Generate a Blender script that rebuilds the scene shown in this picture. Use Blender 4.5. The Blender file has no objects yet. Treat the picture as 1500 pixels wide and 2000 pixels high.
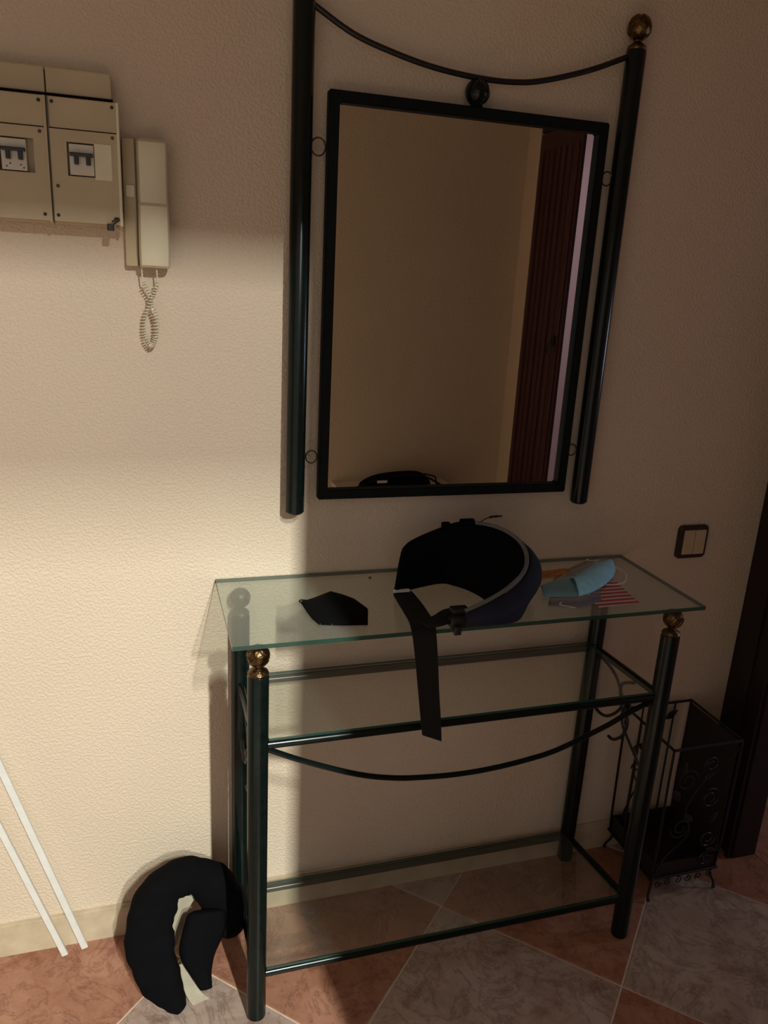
import bpy, bmesh, math, random
from mathutils import Vector, Matrix
random.seed(4)
S = bpy.context.scene
COL = S.collection

# ---------------------------------------------------------------- camera, world, lights, exposure
yaw, pitch, roll, FPX = 0.3097, 0.2948, -0.0543, 1527.33
cyw, syw, cp, sp = math.cos(yaw), math.sin(yaw), math.cos(pitch), math.sin(pitch)
fw = Vector((syw * cp, cyw * cp, -sp)); ri = Vector((cyw, -syw, 0)); dn = fw.cross(ri)
r2 = ri * math.cos(roll) + dn * math.sin(roll); d2 = -ri * math.sin(roll) + dn * math.cos(roll)
cd = bpy.data.cameras.new('camera'); cam = bpy.data.objects.new('camera', cd); COL.objects.link(cam)
M = Matrix.Identity(4)
for i in range(3):
    M[i][0] = r2[i]; M[i][1] = -d2[i]; M[i][2] = -fw[i]
M[0][3], M[1][3], M[2][3] = -0.2499, -1.4661, 1.4122
cam.matrix_world = M
cd.sensor_fit = 'VERTICAL'; cd.sensor_height = 24; cd.lens = FPX / 2000 * 24
cd.clip_start = 0.02
S.camera = cam

W = bpy.data.worlds.new('world'); S.world = W; W.use_nodes = True
bg = W.node_tree.nodes['Background']; bg.inputs[0].default_value = (1.0, 0.92, 0.85, 1); bg.inputs[1].default_value = 0.46

def area(name, loc, target, sx, sy, power, color):
    l = bpy.data.lights.new(name, 'AREA'); l.shape = 'RECTANGLE'; l.size = sx; l.size_y = sy
    l.energy = power; l.color = color
    o = bpy.data.objects.new(name, l); COL.objects.link(o); o.location = loc
    o.rotation_euler = (Vector(target) - Vector(loc)).to_track_quat('-Z', 'Y').to_euler()
    return o
# daylight falling through the doorway behind the camera: a tall narrow piece of bright sky
area('daylight_high', (0.80, -6.0, 5.08), (-0.1, 0, 0.6), 0.10, 0.50, 375, (0.93, 1.0, 0.90))
area('daylight_low', (0.80, -6.0, 3.84), (-0.1, 0, 0.6), 0.10, 0.26, 225, (0.96, 0.98, 0.91))
# right room: an added fill lamp for its rear wall; below, its small window
area('rear_wall_fill', (2.2, -1.9, 2.1), (2.6, -2.6, 1.2), 0.5, 0.5, 6.5, (1.0, 0.85, 0.92))
area('small_window_light', (3.05, -0.52, 1.35), (0.7, -0.12, 0.85), 0.16, 0.35, 4.6, (0.72, 0.86, 1.0))

vs = S.view_settings
S.display_settings.display_device = 'sRGB'
vs.view_transform = 'Standard'; vs.look = 'None'; vs.exposure = 0.0; vs.gamma = 1.0; vs.use_curve_mapping = False

# ---------------------------------------------------------------- materials
def new_mat(name):
    m = bpy.data.materials.new(name); m.use_nodes = True
    nt = m.node_tree; nt.nodes.clear()
    out = nt.nodes.new('ShaderNodeOutputMaterial'); p = nt.nodes.new('ShaderNodeBsdfPrincipled')
    nt.links.new(p.outputs[0], out.inputs[0])
    return m, nt, p, out
def pos_noise(nt, scale, detail=3, rough=.6, dist=0., coord='Object'):
    tc = nt.nodes.new('ShaderNodeTexCoord'); n = nt.nodes.new('ShaderNodeTexNoise')
    n.inputs['Scale'].default_value = scale; n.inputs['Detail'].default_value = detail
    n.inputs['Roughness'].default_value = rough; n.inputs['Distortion'].default_value = dist
    nt.links.new(tc.outputs[coord], n.inputs['Vector']); return n
def ramp(nt, src, stops):
    r = nt.nodes.new('ShaderNodeValToRGB'); e = r.color_ramp.elements
    while len(e) < len(stops): e.new(.5)
    for el, (p, c) in zip(e, stops): el.position = p; el.color = (*c, 1)
    nt.links.new(src, r.inputs[0]); return r
def bump(nt, src, p, strength, dist):
    b = nt.nodes.new('ShaderNodeBump'); b.inputs['Strength'].default_value = strength
    b.inputs['Distance'].default_value = dist
    nt.links.new(src, b.inputs['Height']); nt.links.new(b.outputs[0], p.inputs['Normal'])
def simple(name, col, rough=.6, metal=0., var=.12, scale=40, bmp=0., bscale=200, spec=.5, coat=0.):
    m, nt, p, out = new_mat(name)
    n = pos_noise(nt, scale)
    lo = tuple(c * (1 - var) for c in col); hi = tuple(min(1, c * (1 + var)) for c in col)
    r = ramp(nt, n.outputs[0], [(.3, lo), (.7, hi)])
    nt.links.new(r.outputs[0], p.inputs['Base Color'])
    p.inputs['Roughness'].default_value = rough; p.inputs['Metallic'].default_value = metal
    p.inputs['Specular IOR Level'].default_value = spec
    p.inputs['Coat Weight'].default_value = coat; p.inputs['Coat Roughness'].default_value = .15
    if bmp:
        n2 = pos_noise(nt, bscale, 2); bump(nt, n2.outputs[0], p, bmp, .002)
    return m
def wall_mat(name, col):
    m, nt, p, out = new_mat(name)
    n = pos_noise(nt, 1.3, 2)
    r = ramp(nt, n.outputs[0], [(.35, tuple(c * .96 for c in col)), (.65, tuple(min(1, c * 1.03) for c in col))])
    nt.links.new(r.outputs[0], p.inputs['Base Color'])
    p.inputs['Roughness'].default_value = .75; p.inputs['Specular IOR Level'].default_value = .3
    n2 = pos_noise(nt, 190, 2, .5); r2_ = ramp(nt, n2.outputs[0], [(.42, (0, 0, 0)), (.62, (1, 1, 1))])
    bump(nt, r2_.outputs[0], p, .55, .0016)
    return m
def tile_mat(name, base, mid, vein, dark):
    m, nt, p, out = new_mat(name)
    n1 = pos_noise(nt, 6.5, 7, .72, .7); n2 = pos_noise(nt, 15, 8, .72, .5)
    r1 = ramp(nt, n1.outputs[0], [(.36, mid), (.6, base)])
    r2_ = ramp(nt, n2.outputs[0], [(.34, (.75, .75, .75)), (.48, (0, 0, 0))])
    mx = nt.nodes.new('ShaderNodeMixRGB'); mx.inputs[2].default_value = (*vein, 1)
    nt.links.new(r2_.outputs[0], mx.inputs[0]); nt.links.new(r1.outputs[0], mx.inputs[1])
    n3 = pos_noise(nt, 8, 9, .72, .9)
    r3 = ramp(nt, n3.outputs[0], [(.47, (0, 0, 0)), (.495, (.5, .5, .5)), (.52, (0, 0, 0))])
    mx2 = nt.nodes.new('ShaderNodeMixRGB'); mx2.inputs[2].default_value = (*dark, 1)
    nt.links.new(r3.outputs[0], mx2.inputs[0]); nt.links.new(mx.outputs[0], mx2.inputs[1])
    nt.links.new(mx2.outputs[0], p.inputs['Base Color'])
    p.inputs['Roughness'].default_value = .33; p.inputs['Specular IOR Level'].default_value = .35
    bump(nt, n2.outputs[0], p, .1, .001)
    return m
def wood_mat(name, a, b, rough=.35):
    m, nt, p, out = new_mat(name)
    tc = nt.nodes.new('ShaderNodeTexCoord'); mp = nt.nodes.new('ShaderNodeMapping')
    mp.inputs['Scale'].default_value = (45, 45, 2.2); nt.links.new(tc.outputs['Object'], mp.inputs[0])
    n = nt.nodes.new('ShaderNodeTexNoise'); n.inputs['Scale'].default_value = 1; n.inputs['Detail'].default_value = 5
    n.inputs['Distortion'].default_value = .6
    nt.links.new(mp.outputs[0], n.inputs['Vector'])
    r = ramp(nt, n.outputs[0], [(.35, a), (.68, b)]); nt.links.new(r.outputs[0], p.inputs['Base Color'])
    p.inputs['Roughness'].default_value = rough; bump(nt, n.outputs[0], p, .15, .001)
    return m
def glass_mat(name, tint, dust, dustcol, gloss_rough=.02, ior=1.5):
    """flat sheet: clear, tinted, with a Fresnel reflection and a little dust on it"""
    m = bpy.data.materials.new(name); m.use_nodes = True; nt = m.node_tree; nt.nodes.clear()
    out = nt.nodes.new('ShaderNodeOutputMaterial')
    tr = nt.nodes.new('ShaderNodeBsdfTransparent'); tr.inputs[0].default_value = (*tint, 1)
    df = nt.nodes.new('ShaderNodeBsdfDiffuse'); df.inputs[0].default_value = (*dustcol, 1)
    gl = nt.nodes.new('ShaderNodeBsdfGlossy'); gl.inputs['Roughness'].default_value = gloss_rough
    lw = nt.nodes.new('ShaderNodeLayerWeight'); lw.inputs[0].default_value = .5
    pw = nt.nodes.new('ShaderNodeMath'); pw.operation = 'POWER'; pw.inputs[1].default_value = 5; nt.links.new(lw.outputs['Facing'], pw.inputs[0])
    fr = nt.nodes.new('ShaderNodeMath'); fr.operation = 'MULTIPLY_ADD'; fr.inputs[1].default_value = .95; fr.inputs[2].default_value = .045; nt.links.new(pw.outputs[0], fr.inputs[0])
    n = pos_noise(nt, 9, 4); mr = nt.nodes.new('ShaderNodeMapRange')
    mr.inputs[3].default_value = dust * .75; mr.inputs[4].default_value = dust * 1.25
    nt.links.new(n.outputs[0], mr.inputs[0])
    m1 = nt.nodes.new('ShaderNodeMixShader'); nt.links.new(mr.outputs[0], m1.inputs[0])
    nt.links.new(tr.outputs[0], m1.inputs[1]); nt.links.new(df.outputs[0], m1.inputs[2])
    m2 = nt.nodes.new('ShaderNodeMixShader'); nt.links.new(fr.outputs[0], m2.inputs[0])
    nt.links.new(m1.outputs[0], m2.inputs[1]); nt.links.new(gl.outputs[0], m2.inputs[2])
    nt.links.new(m2.outputs[0], out.inputs[0])
    return m

WALL = (.68, .555, .425)
m_wall = wall_mat('cream_plaster', WALL)
m_pink = wall_mat('pinkish_plaster', (.62, .48, .49))
m_ceil = simple('white_ceiling', (.6, .55, .48), .9)
m_base = simple('cream_marble_tile', (.55, .44, .31), .4, var=.12, scale=22, spec=.4)
m_light = tile_mat('pale_marbled_tile', (.50, .38, .32), (.36, .25, .205), (.25, .14, .105), (.12, .06, .045))
m_terra = tile_mat('terracotta_marbled_tile', (.44, .22, .145), (.32, .135, .082), (.24, .085, .05), (.13, .045, .03))
m_grout = simple('grout', (.70, .54, .42), .8)
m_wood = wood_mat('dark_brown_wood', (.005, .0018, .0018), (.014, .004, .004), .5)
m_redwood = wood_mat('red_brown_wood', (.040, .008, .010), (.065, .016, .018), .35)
m_iron = simple('dark_green_enamel', (.0030, .0070, .0060), .22, 0, .3, 60, spec=.30, coat=0)
m_frame = simple('matt_dark_enamel', (.0045, .007, .0065), .55, 0, .3, 60, spec=.12)
m_iron2 = simple('black_wrought_iron', (.004, .003, .0028), .45, .0, .3, 60, .3, 150)
m_brass = simple('antique_brass', (.13, .08, .038), .34, 1., .6, 130, .9, 160)
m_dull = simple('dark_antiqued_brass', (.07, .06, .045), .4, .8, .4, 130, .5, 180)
m_glass = glass_mat('clear_glass_top', (.92, .95, .935), .11, (.62, .66, .58))
m_shelfglass = glass_mat('clear_glass_shelf', (.95, .97, .95), .035, (.5, .52, .45))
m_edge = glass_mat('green_glass_edge', (.06, .15, .12), .6, (.035, .09, .07), .08)
mm, nt, p, o_ = new_mat('mirror_silver'); m_mirror = mm
p.inputs['Metallic'].default_value = 1; p.inputs['Roughness'].default_value = 0
n = pos_noise(nt, 3); r = ramp(nt, n.outputs[0], [(0, (.80, .80, .78)), (1, (.84, .83, .80))]); nt.links.new(r.outputs[0], p.inputs['Base Color'])
m_plastic = simple('aged_cream_plastic', (.50, .40, .25), .38, var=.05, scale=12)
m_ivory = simple('ivory_plastic', (.70, .64, .46), .25, var=.04, scale=12)
m_white = simple('white_plastic', (.66, .60, .50), .4, var=.04)
m_pvc = simple('white_lacquered_strip', (.72, .70, .66), .35, var=.05)
m_blackp = simple('black_plastic', (.012, .010, .009), .35)
m_bronzep = simple('bronze_frame_plastic', (.020, .012, .008), .3)
m_gap = simple('painted_gap_shade', (.012, .006, .004), .9, spec=.1)
m_screw = simple('screw_metal', (.10, .085, .06), .4, .8)
m_black = simple('black_fabric', (.0035, .0035, .0042), .95, bmp=.4, bscale=500, spec=.08)
m_strap = simple('black_webbing', (.007, .007, .007), .8, bmp=.5, bscale=900, spec=.25)
m_navy = simple('navy_fabric', (.010, .013, .030), .75, var=.3, scale=14, bmp=.4, bscale=500, spec=.3)
m_greytrim = simple('grey_piping', (.13, .13, .13), .7)
m_beige = simple('beige_lining', (.42, .36, .27), .8, bmp=.3, bscale=300)
m_blue = simple('blue_mask_cloth', (.34, .70, .95), .7, var=.12, scale=60, bmp=.4, bscale=120)
m_teal = glass_mat('thin_pale_blue_cloth', (.50, .72, .78), .60, (.32, .60, .70), .4)
m_film = glass_mat('thin_clear_film', (.80, .82, .88), .25, (.45, .45, .52), .12)
m_cord = simple('white_elastic', (.72, .68, .66), .6)
m_orange = simple('orange_packet', (.50, .16, .03), .5, var=.4, scale=60)
m_brown = simple('dark_brown_metal', (.012, .007, .005), .6, bmp=.3)
# red and white striped print
m_leaf, nt, p, o_ = new_mat('red_striped_paper')
tc = nt.nodes.new('ShaderNodeTexCoord'); sx = nt.nodes.new('ShaderNodeSeparateXYZ'); nt.links.new(tc.outputs['Object'], sx.inputs[0])
mu = nt.nodes.new('ShaderNodeMath'); mu.operation = 'MULTIPLY'; mu.inputs[1].default_value = 62; nt.links.new(sx.outputs[1], mu.inputs[0])
frn = nt.nodes.new('ShaderNodeMath'); frn.operation = 'FRACT'; nt.links.new(mu.outputs[0], frn.inputs[0])
r = ramp(nt, frn.outputs[0], [(.0, (.42, .05, .06)), (.56, (.42, .05, .06)), (.60, (.62, .50, .48)), (.96, (.62, .50, .48))])
nt.links.new(r.outputs[0], p.inputs['Base Color']); p.inputs['Roughness'].default_value = .5

# ---------------------------------------------------------------- mesh helpers
def box(bm, x0, x1, y0, y1, z0, z1, bev=0.):
    vs_ = [bm.verts.new((x, y, z)) for z in (z0, z1) for y in (y0, y1) for x in (x0, x1)]
    fs = [bm.faces.new([vs_[i] for i in f]) for f in ((0, 2, 3, 1), (4, 5, 7, 6), (0, 1, 5, 4), (2, 6, 7, 3), (0, 4, 6, 2), (1, 3, 7, 5))]
    if bev:
        es = list({e for f in fs for e in f.edges})
        bmesh.ops.bevel(bm, geom=es, offset=bev, segments=2, affect='EDGES', profile=.6)
    return bm
def catmull(P, n=8, closed=False):
    P = [Vector(p) for p in P]; out = []; N = len(P)
    rng = range(N if closed else N - 1)
    for i in rng:
        g = (lambda k: P[k % N]) if closed else (lambda k: P[max(0, min(N - 1, k))])
        a, b, c, d = g(i - 1), g(i), g(i + 1), g(i + 2)
        for s in range(n):
            t = s / n
            out.append(.5 * ((2 * b) + (c - a) * t + (2 * a - 5 * b + 4 * c - d) * t * t + (3 * b - a - 3 * c + d) * t ** 3))
    if not closed: out.append(P[-1])
    return out
def sweep(bm, pts, r, n=8, closed=False, caps=True, flat=1., up0=None):
    """tube along pts; r number or list; flat squashes the second axis"""
    pts = [Vector(p) for p in pts]; N = len(pts); rings = []
    rr = r if isinstance(r, (list, tuple)) else [r] * N
    up = Vector(up0) if up0 else None
    for i, p_ in enumerate(pts):
        if closed: t = pts[(i + 1) % N] - pts[i - 1]
        else: t = pts[min(N - 1, i + 1)] - pts[max(0, i - 1)]
        t.normalize()
        if up is None: up = Vector((0, 0, 1)) if abs(t.z) < .9 else Vector((0, 1, 0))
        a = up - t * up.dot(t)
        if a.length < 1e-6: a = t.orthogonal()
        a.normalize(); b = t.cross(a)
        if not up0: up = a
        q = rr[i]; qa, qb = (q if isinstance(q, tuple) else (q, q * flat))
        rings.append([bm.verts.new(p_ + a * (math.cos(2 * math.pi * k / n) * qa) + b * (math.sin(2 * math.pi * k / n) * qb)) for k in range(n)])
    for i in range(N if closed else N - 1):
        A, B = rings[i], rings[(i + 1) % N]
        for k in range(n): bm.faces.new((A[k], A[(k + 1) % n], B[(k + 1) % n], B[k]))
    if caps and not closed:
        bm.faces.new(rings[0][::-1]); bm.faces.new(rings[-1])
    return bm
def lathe(bm, prof, cx, cy, n=24, cz=0.):
    rings = [[bm.verts.new((cx + r_ * math.cos(2 * math.pi * k / n), cy + r_ * math.sin(2 * math.pi * k / n), cz + z)) for k in range(n)] for r_, z in prof]
    for A, B in zip(rings, rings[1:]):
        for k in range(n): bm.faces.new((A[k], A[(k + 1) % n], B[(k + 1) % n], B[k]))
    bm.faces.new(rings[0][::-1]); bm.faces.new(rings[-1]); return bm
def strip(bm, L, R, th):
    """solid sheet between two edge polylines, thickness th along its normal"""
    L = [Vector(p) for p in L]; R = [Vector(p) for p in R]; N = len(L); rows = []
    for i in range(N):
        t = (L[min(N - 1, i + 1)] + R[min(N - 1, i + 1)]) - (L[max(0, i - 1)] + R[max(0, i - 1)])
        nrm = t.cross(R[i] - L[i]); nrm.normalize(); h = nrm * th / 2
        rows.append([bm.verts.new(q) for q in (L[i] + h, R[i] + h, R[i] - h, L[i] - h)])
    for A, B in zip(rows, rows[1:]):
        for k in range(4): bm.faces.new((A[k], A[(k + 1) % 4], B[(k + 1) % 4], B[k]))
    bm.faces.new(rows[0][::-1]); bm.faces.new(rows[-1]); return bm
def sheet(bm, poly, th, zf=None):
    """flat polygon (x,y,z) extruded by th upwards, fan-free ngon"""
    lo = [bm.verts.new(Vector(p)) for p in poly]; hi = [bm.verts.new(Vector(p) + Vector((0, 0, th))) for p in poly]
    bm.faces.new(lo[::-1]); bm.faces.new(hi)
    for i in range(len(poly)): bm.faces.new((lo[i], lo[(i + 1) % len(poly)], hi[(i + 1) % len(poly)], hi[i]))
    return bm
def mk(name, bm, mat, parent=None, smooth=False, loc=None, sub=0):
    bmesh.ops.recalc_face_normals(bm, faces=bm.faces[:])
    me = bpy.data.meshes.new(name); bm.to_mesh(me); bm.free()
    for mt in (mat if isinstance(mat, (list, tuple)) else [mat]): me.materials.append(mt)
    if smooth:
        for f in me.polygons: f.use_smooth = True
        if smooth != 'all': me.set_sharp_from_angle(angle=math.radians(40))
    o = bpy.data.objects.new(name, me); COL.objects.link(o)
    if parent: o.parent = parent
    if parent and loc is None:
        base = parent
        while base: o.location -= 0 * base.location; base = base.parent
        w = Vector((0, 0, 0)); b_ = parent
        while b_: w += b_.location; b_ = b_.parent
        o.location = -w
    if loc is not None: o.location = loc
    if sub:
        md = o.modifiers.new('s', 'SUBSURF'); md.levels = sub; md.render_levels = sub
    return o
def thing(name, label, cat, loc, group=None):
    o = bpy.data.objects.new(name, None); COL.objects.link(o); o.location = loc; o.empty_display_size = .05
    o['label'] = label; o['category'] = cat
    if group: o['group'] = group
    return o
def struct(name, bm, mat, parent=None):
    o = mk(name, bm, mat, parent)
    if not parent: o['kind'] = 'structure'
    return o
B = bmesh.new

# ---------------------------------------------------------------- setting
XL, XR, YB, ZC = -1.9, 1.18, -1.52, 2.38
XO = 3.2                                        # far side of the room on the right
struct('wall_front', box(B(), XL - .1, XR + .075, 0, .12, 0, ZC), m_wall)
struct('wall_left', box(B(), XL - .1, XL, YB, 0, 0, ZC), m_wall)
bm = B(); box(bm, XL - .1, -1.45, YB - .1, YB, 0, ZC); box(bm, .247, XR + .1, YB - .1, YB, 0, ZC); box(bm, -1.45, .247, YB - .1, YB, 2.075, ZC)
struct('wall_back', bm, m_wall)
DY0, DY1, DZ = -1.115, -.13, 1.93
bm = B(); box(bm, XR, XR + .1, YB, -1.42, 0, ZC); box(bm, XR, XR + .1, -1.42, -.0, DZ + .1, ZC)
struct('wall_right', bm, m_wall)
struct('ceiling', box(B(), XL - .1, XO + .1, -3.3, 1.6, ZC, ZC + .1), m_ceil).location = (0, 0, 0)
# the ceiling stops at the doorway behind the camera: beyond it is an open yard
ce = bpy.data.objects['ceiling']; me = ce.data; bm = B(); box(bm, XL - .1, XR + .1, YB - .1, .12, ZC, ZC + .1); box(bm, XR + .1, XO + .1, -3.3, 1.6, ZC, ZC + .1)
bm.to_mesh(me); bm.free()
bm = B(); box(bm, XO, XO + .1, -3.3, 1.6, 0, ZC); struct('wall_far', bm, m_pink)
bm = B(); box(bm, XR + .1, XO, 1.5, 1.6, 0, ZC); struct('wall_side', bm, m_pink)
bm = B(); box(bm, XR + .1, XO, -3.3, -3.2, 0, ZC); box(bm, XR + .1, XR + .2, -3.2, YB - .1, 0, ZC); struct('wall_rear', bm, m_pink)
bm = B(); box(bm, XR + .075, XR + .175, .12, 1.5, 0, ZC); struct('wall_inner', bm, m_pink)
# baseboard
bm = B(); box(bm, XL, XR - .005, -.011, 0, 0, .072); box(bm, XL, XR - .005, -.008, 0, .072, .077)
struct('baseboard_front', bm, m_base)

# floor: bed of grout, one object per tile (diagonal grid)
floor = struct('floor', box(B(), XL - .1, XO, -3.4, 1.5, -.03, -.0022), m_grout)
S0, C0, ST = .279, .482, .5925
def clip(poly, f):
    out = []
    for i in range(len(poly)):
        a, b = poly[i], poly[(i + 1) % len(poly)]; fa, fb = f(a), f(b)
        if fa >= 0: out.append(a)
        if (fa >= 0) != (fb >= 0):
            t = fa / (fa - fb); out.append((a[0] + (b[0] - a[0]) * t, a[1] + (b[1] - a[1]) * t))
    return out
def rect(poly, x0, x1, y0, y1):
    for f in (lambda p: p[0] - x0, lambda p: x1 - p[0], lambda p: p[1] - y0, lambda p: y1 - p[1]):
        if len(poly) < 3: return []
        poly = clip(poly, f)
    return poly if len(poly) > 2 else []
g = .0032
for i in range(-5, 7):
    for j in range(-6, 9):
        s0, s1 = S0 + (i - 1) * ST + g, S0 + i * ST - g
        c0, c1 = C0 + (j - 1) * ST + g, C0 + j * ST - g
        q = [((s + c) / 2, (s - c) / 2) for s, c in ((s0, c0), (s1, c0), (s1, c1), (s0, c1))]
        polys = [rect(q, XL, XR + .075, -2.6, 0), rect(q, XR + .075, XO, -2.6, .0), rect(q, XR + .175, XO, 0., 1.45)]
        bm = B(); bm2 = False
        A_ = [pp for pp in polys if pp]
        if not A_: bm.free(); continue
        full = len([pp for pp in polys if len(pp) == 4]) == 1 and len(A_) == 1
        for pp in A_:
            cen = (sum(a[0] for a in pp) / len(pp), sum(a[1] for a in pp) / len(pp))
            lo = [bm.verts.new((x, y, -.004)) for x, y in pp]; k = .0012
            mid = [bm.verts.new((x, y, -.0011)) for x, y in pp]
            hi = []
            for x, y in pp:
                v = Vector((cen[0] - x, cen[1] - y)); v.normalize(); hi.append(bm.verts.new((x + v.x * k * 1.4, y + v.y * k * 1.4, 0)))
            n_ = len(pp)
            for a, b in ((lo, mid), (mid, hi)):
                for t in range(n_): bm.faces.new((a[t], a[(t + 1) % n_], b[(t + 1) % n_], b[t]))
            bm.faces.new(hi)
        mk('floor_tile', bm, m_light if (i + j) % 2 else m_terra, floor)

# right wall: doorway with dark jamb, lintel and the narrow leaf of a double door
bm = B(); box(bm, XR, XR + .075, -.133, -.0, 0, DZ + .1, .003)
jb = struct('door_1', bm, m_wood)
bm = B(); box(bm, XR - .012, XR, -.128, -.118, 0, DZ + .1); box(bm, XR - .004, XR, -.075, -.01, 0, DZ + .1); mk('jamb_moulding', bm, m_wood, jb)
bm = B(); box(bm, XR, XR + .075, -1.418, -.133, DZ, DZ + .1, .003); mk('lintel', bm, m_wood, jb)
bm = B(); box(bm, XR + .0, XR + .012, -1.418, DY0, 0, DZ - .004, .002)
d2_ = struct('door_2', bm, m_redwood)
for k, yy in enumerate((-1.405, -1.365, -1.325, -1.285, -1.245, -1.205, -1.155)):
    bm = B(); box(bm, XR - .005 + .002 * (k % 2), XR + .004, yy, yy + .024, .10, DZ - .06, .004); mk('vertical_moulding', bm, m_redwood, d2_)
bm = B(); ring = [(XR - .018 + .006 * math.sin(a), -1.155 + .014 * math.cos(a), 1.20 + .03 * math.sin(a)) for a in [k * math.pi / 8 for k in range(16)]]
sweep(bm, ring, .003, 6, True); box(bm, XR - .012, XR, -1.165, -1.145, 1.20, 1.235, .002); mk('door_knocker', bm, m_dull, d2_, True)

# ---------------------------------------------------------------- mirror
T = thing('wall_mirror', 'tall mirror in dark iron frame with two posts and sagging top rod', 'mirror', (.34, 0, .96))
fx0, fx1, fz0, fz1, fb = .071, .610, .987, 1.705, .019
def framebar():
    bm = B()
    o_ = [(fx0, fz0), (fx1, fz0), (fx1, fz1), (fx0, fz1)]; i_ = [(fx0 + fb, fz0 + fb), (fx1 - fb, fz0 + fb), (fx1 - fb, fz1 - fb), (fx0 + fb, fz1 - fb)]
    vo = [[bm.verts.new((x, y, z)) for x, z in o_] for y in (-.040, -.020)]
    vi = [[bm.verts.new((x, y, z)) for x, z in i_] for y in (-.040, -.020)]
    for k in range(4):
        l = (k + 1) % 4
        bm.faces.new((vo[0][k], vo[0][l], vi[0][l], vi[0][k])); bm.faces.new((vo[1][k], vi[1][k], vi[1][l], vo[1][l]))
        bm.faces.new((vo[0][k], vo[1][k], vo[1][l], vo[0][l])); bm.faces.new((vi[0][k], vi[0][l], vi[1][l], vi[1][k]))
    bmesh.ops.bevel(bm, geom=bm.edges[:], offset=.0022, segments=2, affect='EDGES'); return bm
mk('mirror_frame', framebar(), m_frame, T, True)
mk('mirror_pane', box(B(), fx0 + .012, fx1 - .012, -.028, -.022, fz0 + .012, fz1 - .012), m_mirror, T)
mk('backing_board', box(B(), fx0 + .010, fx1 - .010, -.0215, -.016, fz0 + .010, fz1 - .010), m_brown, T)
FIN = [(.0172, 0), (.0182, .003), (.0165, .007), (.0100, .011), (.0062, .0145), (.0075, .017)]
BR = .0215
def finial_bm(ballr=BR, ribs=True):
    bm = B(); prof = list(FIN)
    zc = .017 + ballr * .93
    for k in range(1, 14):
        a = -math.pi / 2 + math.pi * k / 14
        if math.cos(a) * ballr > .008 or a > 0: prof.append((math.cos(a) * ballr, zc + math.sin(a) * ballr))
    prof.append((.002, zc + ballr))
    lathe(bm, prof, 0, 0, 24)
    # raised tracery over the ball
    for k in range(6):
        for sgn in (1, -1):
            pts = []
            for t in range(13):
                a = -math.pi / 2 * .8 + math.pi * .8 * t / 12; ph = k * math.pi / 3 + sgn * t * .13
                pts.append((math.cos(a) * ballr * math.cos(ph), math.cos(a) * ballr * math.sin(ph), zc + math.sin(a) * ballr))
            sweep(bm, pts, .0014, 5)
    return bm
PZ0, PZ1 = .960, 1.832
def post_bm(r_, z1):
    bm = B(); lathe(bm, [(r_ * .8, 0), (r_, .004), (r_, z1 - .003), (r_ * .92, z1)], 0, 0, 28); return bm
pm = None
for x in (.0265, .6505):
    if pm is None:
        pA = mk('post', post_bm(.0185, PZ1 - PZ0), m_iron, T, True, loc=(x - .34, -.032, 0)); fA = mk('finial', finial_bm(), m_brass, pA, True, loc=(0, 0, PZ1 - PZ0)); pm = pA
    else:
        pB = pA.copy(); COL.objects.link(pB); pB.location = (x - .34, -.032, 0); fB = fA.copy(); COL.objects.link(fB); fB.parent = pB
rodp = [(.043, 1.826), (.110, 1.793), (.183, 1.773), (.259, 1.759), (.337, 1.7525), (.406, 1.753), (.467, 1.762), (.558, 1.789), (.634, 1.820)]
mk('top_rod', sweep(B(), catmull([(x, -.03, z) for x, z in rodp], 6), .0050, 10), m_iron2, T, True)
bm = B()
lathe(bm, [(.010, -.024), (.012, -.022), (.010, -.018)] + [(math.cos(a) * .021, math.sin(a) * .021) for a in [(-1.05 + 2.2 * k / 10) for k in range(11)]], 0, 0, 20)
for k in range(10):
    ph = k * math.pi / 5
    pts = [(math.cos(a) * .0212 * math.cos(ph + t * .08), math.cos(a) * .0212 * math.sin(ph + t * .08), math.sin(a) * .0212) for t, a in enumerate([-1.2 + 2.4 * q_ / 10 for q_ in range(11)])]
    sweep(bm, pts, .0017, 5)
mk('rosette_ball', bm, m_iron, T, True, loc=(.341 - .34, -.03, 1.729 - .96))
RG = [(.056, 1.615, .0125), (.0575, 1.071, .0108), (.6225, 1.610, .0110), (.6195, 1.077, .0105)]
for x, z, rr in RG:
    mk('ring', sweep(B(), [(x + rr * math.cos(a), -.03, z + rr * 1.15 * math.sin(a)) for a in [k * math.pi / 14 for k in range(28)]], .0015, 6, True), m_dull, T, True)

# ---------------------------------------------------------------- console table
T = thing('console_table', 'dark green metal console table with glass top, two glass shelves and brass ball finials', 'table', (.335, -.15, 0))
LX = (-.077, .748); LY = (-.275, -.026)
LH = .752
la = mk('leg', post_bm(.0185, LH), m_iron, T, True, loc=(LX[0] - .335, LY[0] + .15, 0))
fa = mk('finial', finial_bm(.0192), m_brass, la, True, loc=(0, 0, LH))
for x, y in ((LX[0], LY[1]), (LX[1], LY[0]), (LX[1], LY[1])):
    l = la.copy(); COL.objects.link(l); l.location = (x - .335, y + .15, 0)
    f = fa.copy(); COL.objects.link(f); f.parent = l
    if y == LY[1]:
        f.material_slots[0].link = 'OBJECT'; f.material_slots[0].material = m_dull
GZ = .820; GT = .008
def glass_slab(name, x0, x1, y0, y1, z1, th, mat):
    bm = B(); box(bm, x0, x1, y0, y1, z1 - th, z1)
    o = mk(name, bm, [mat, m_edge], T)
    for f in o.data.polygons:
        if abs(f.normal.z) < .5: f.material_index = 1
    return o
glass_slab('glass_top', -.123, .799, -.300, -.003, GZ, GT, m_glass)
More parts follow.
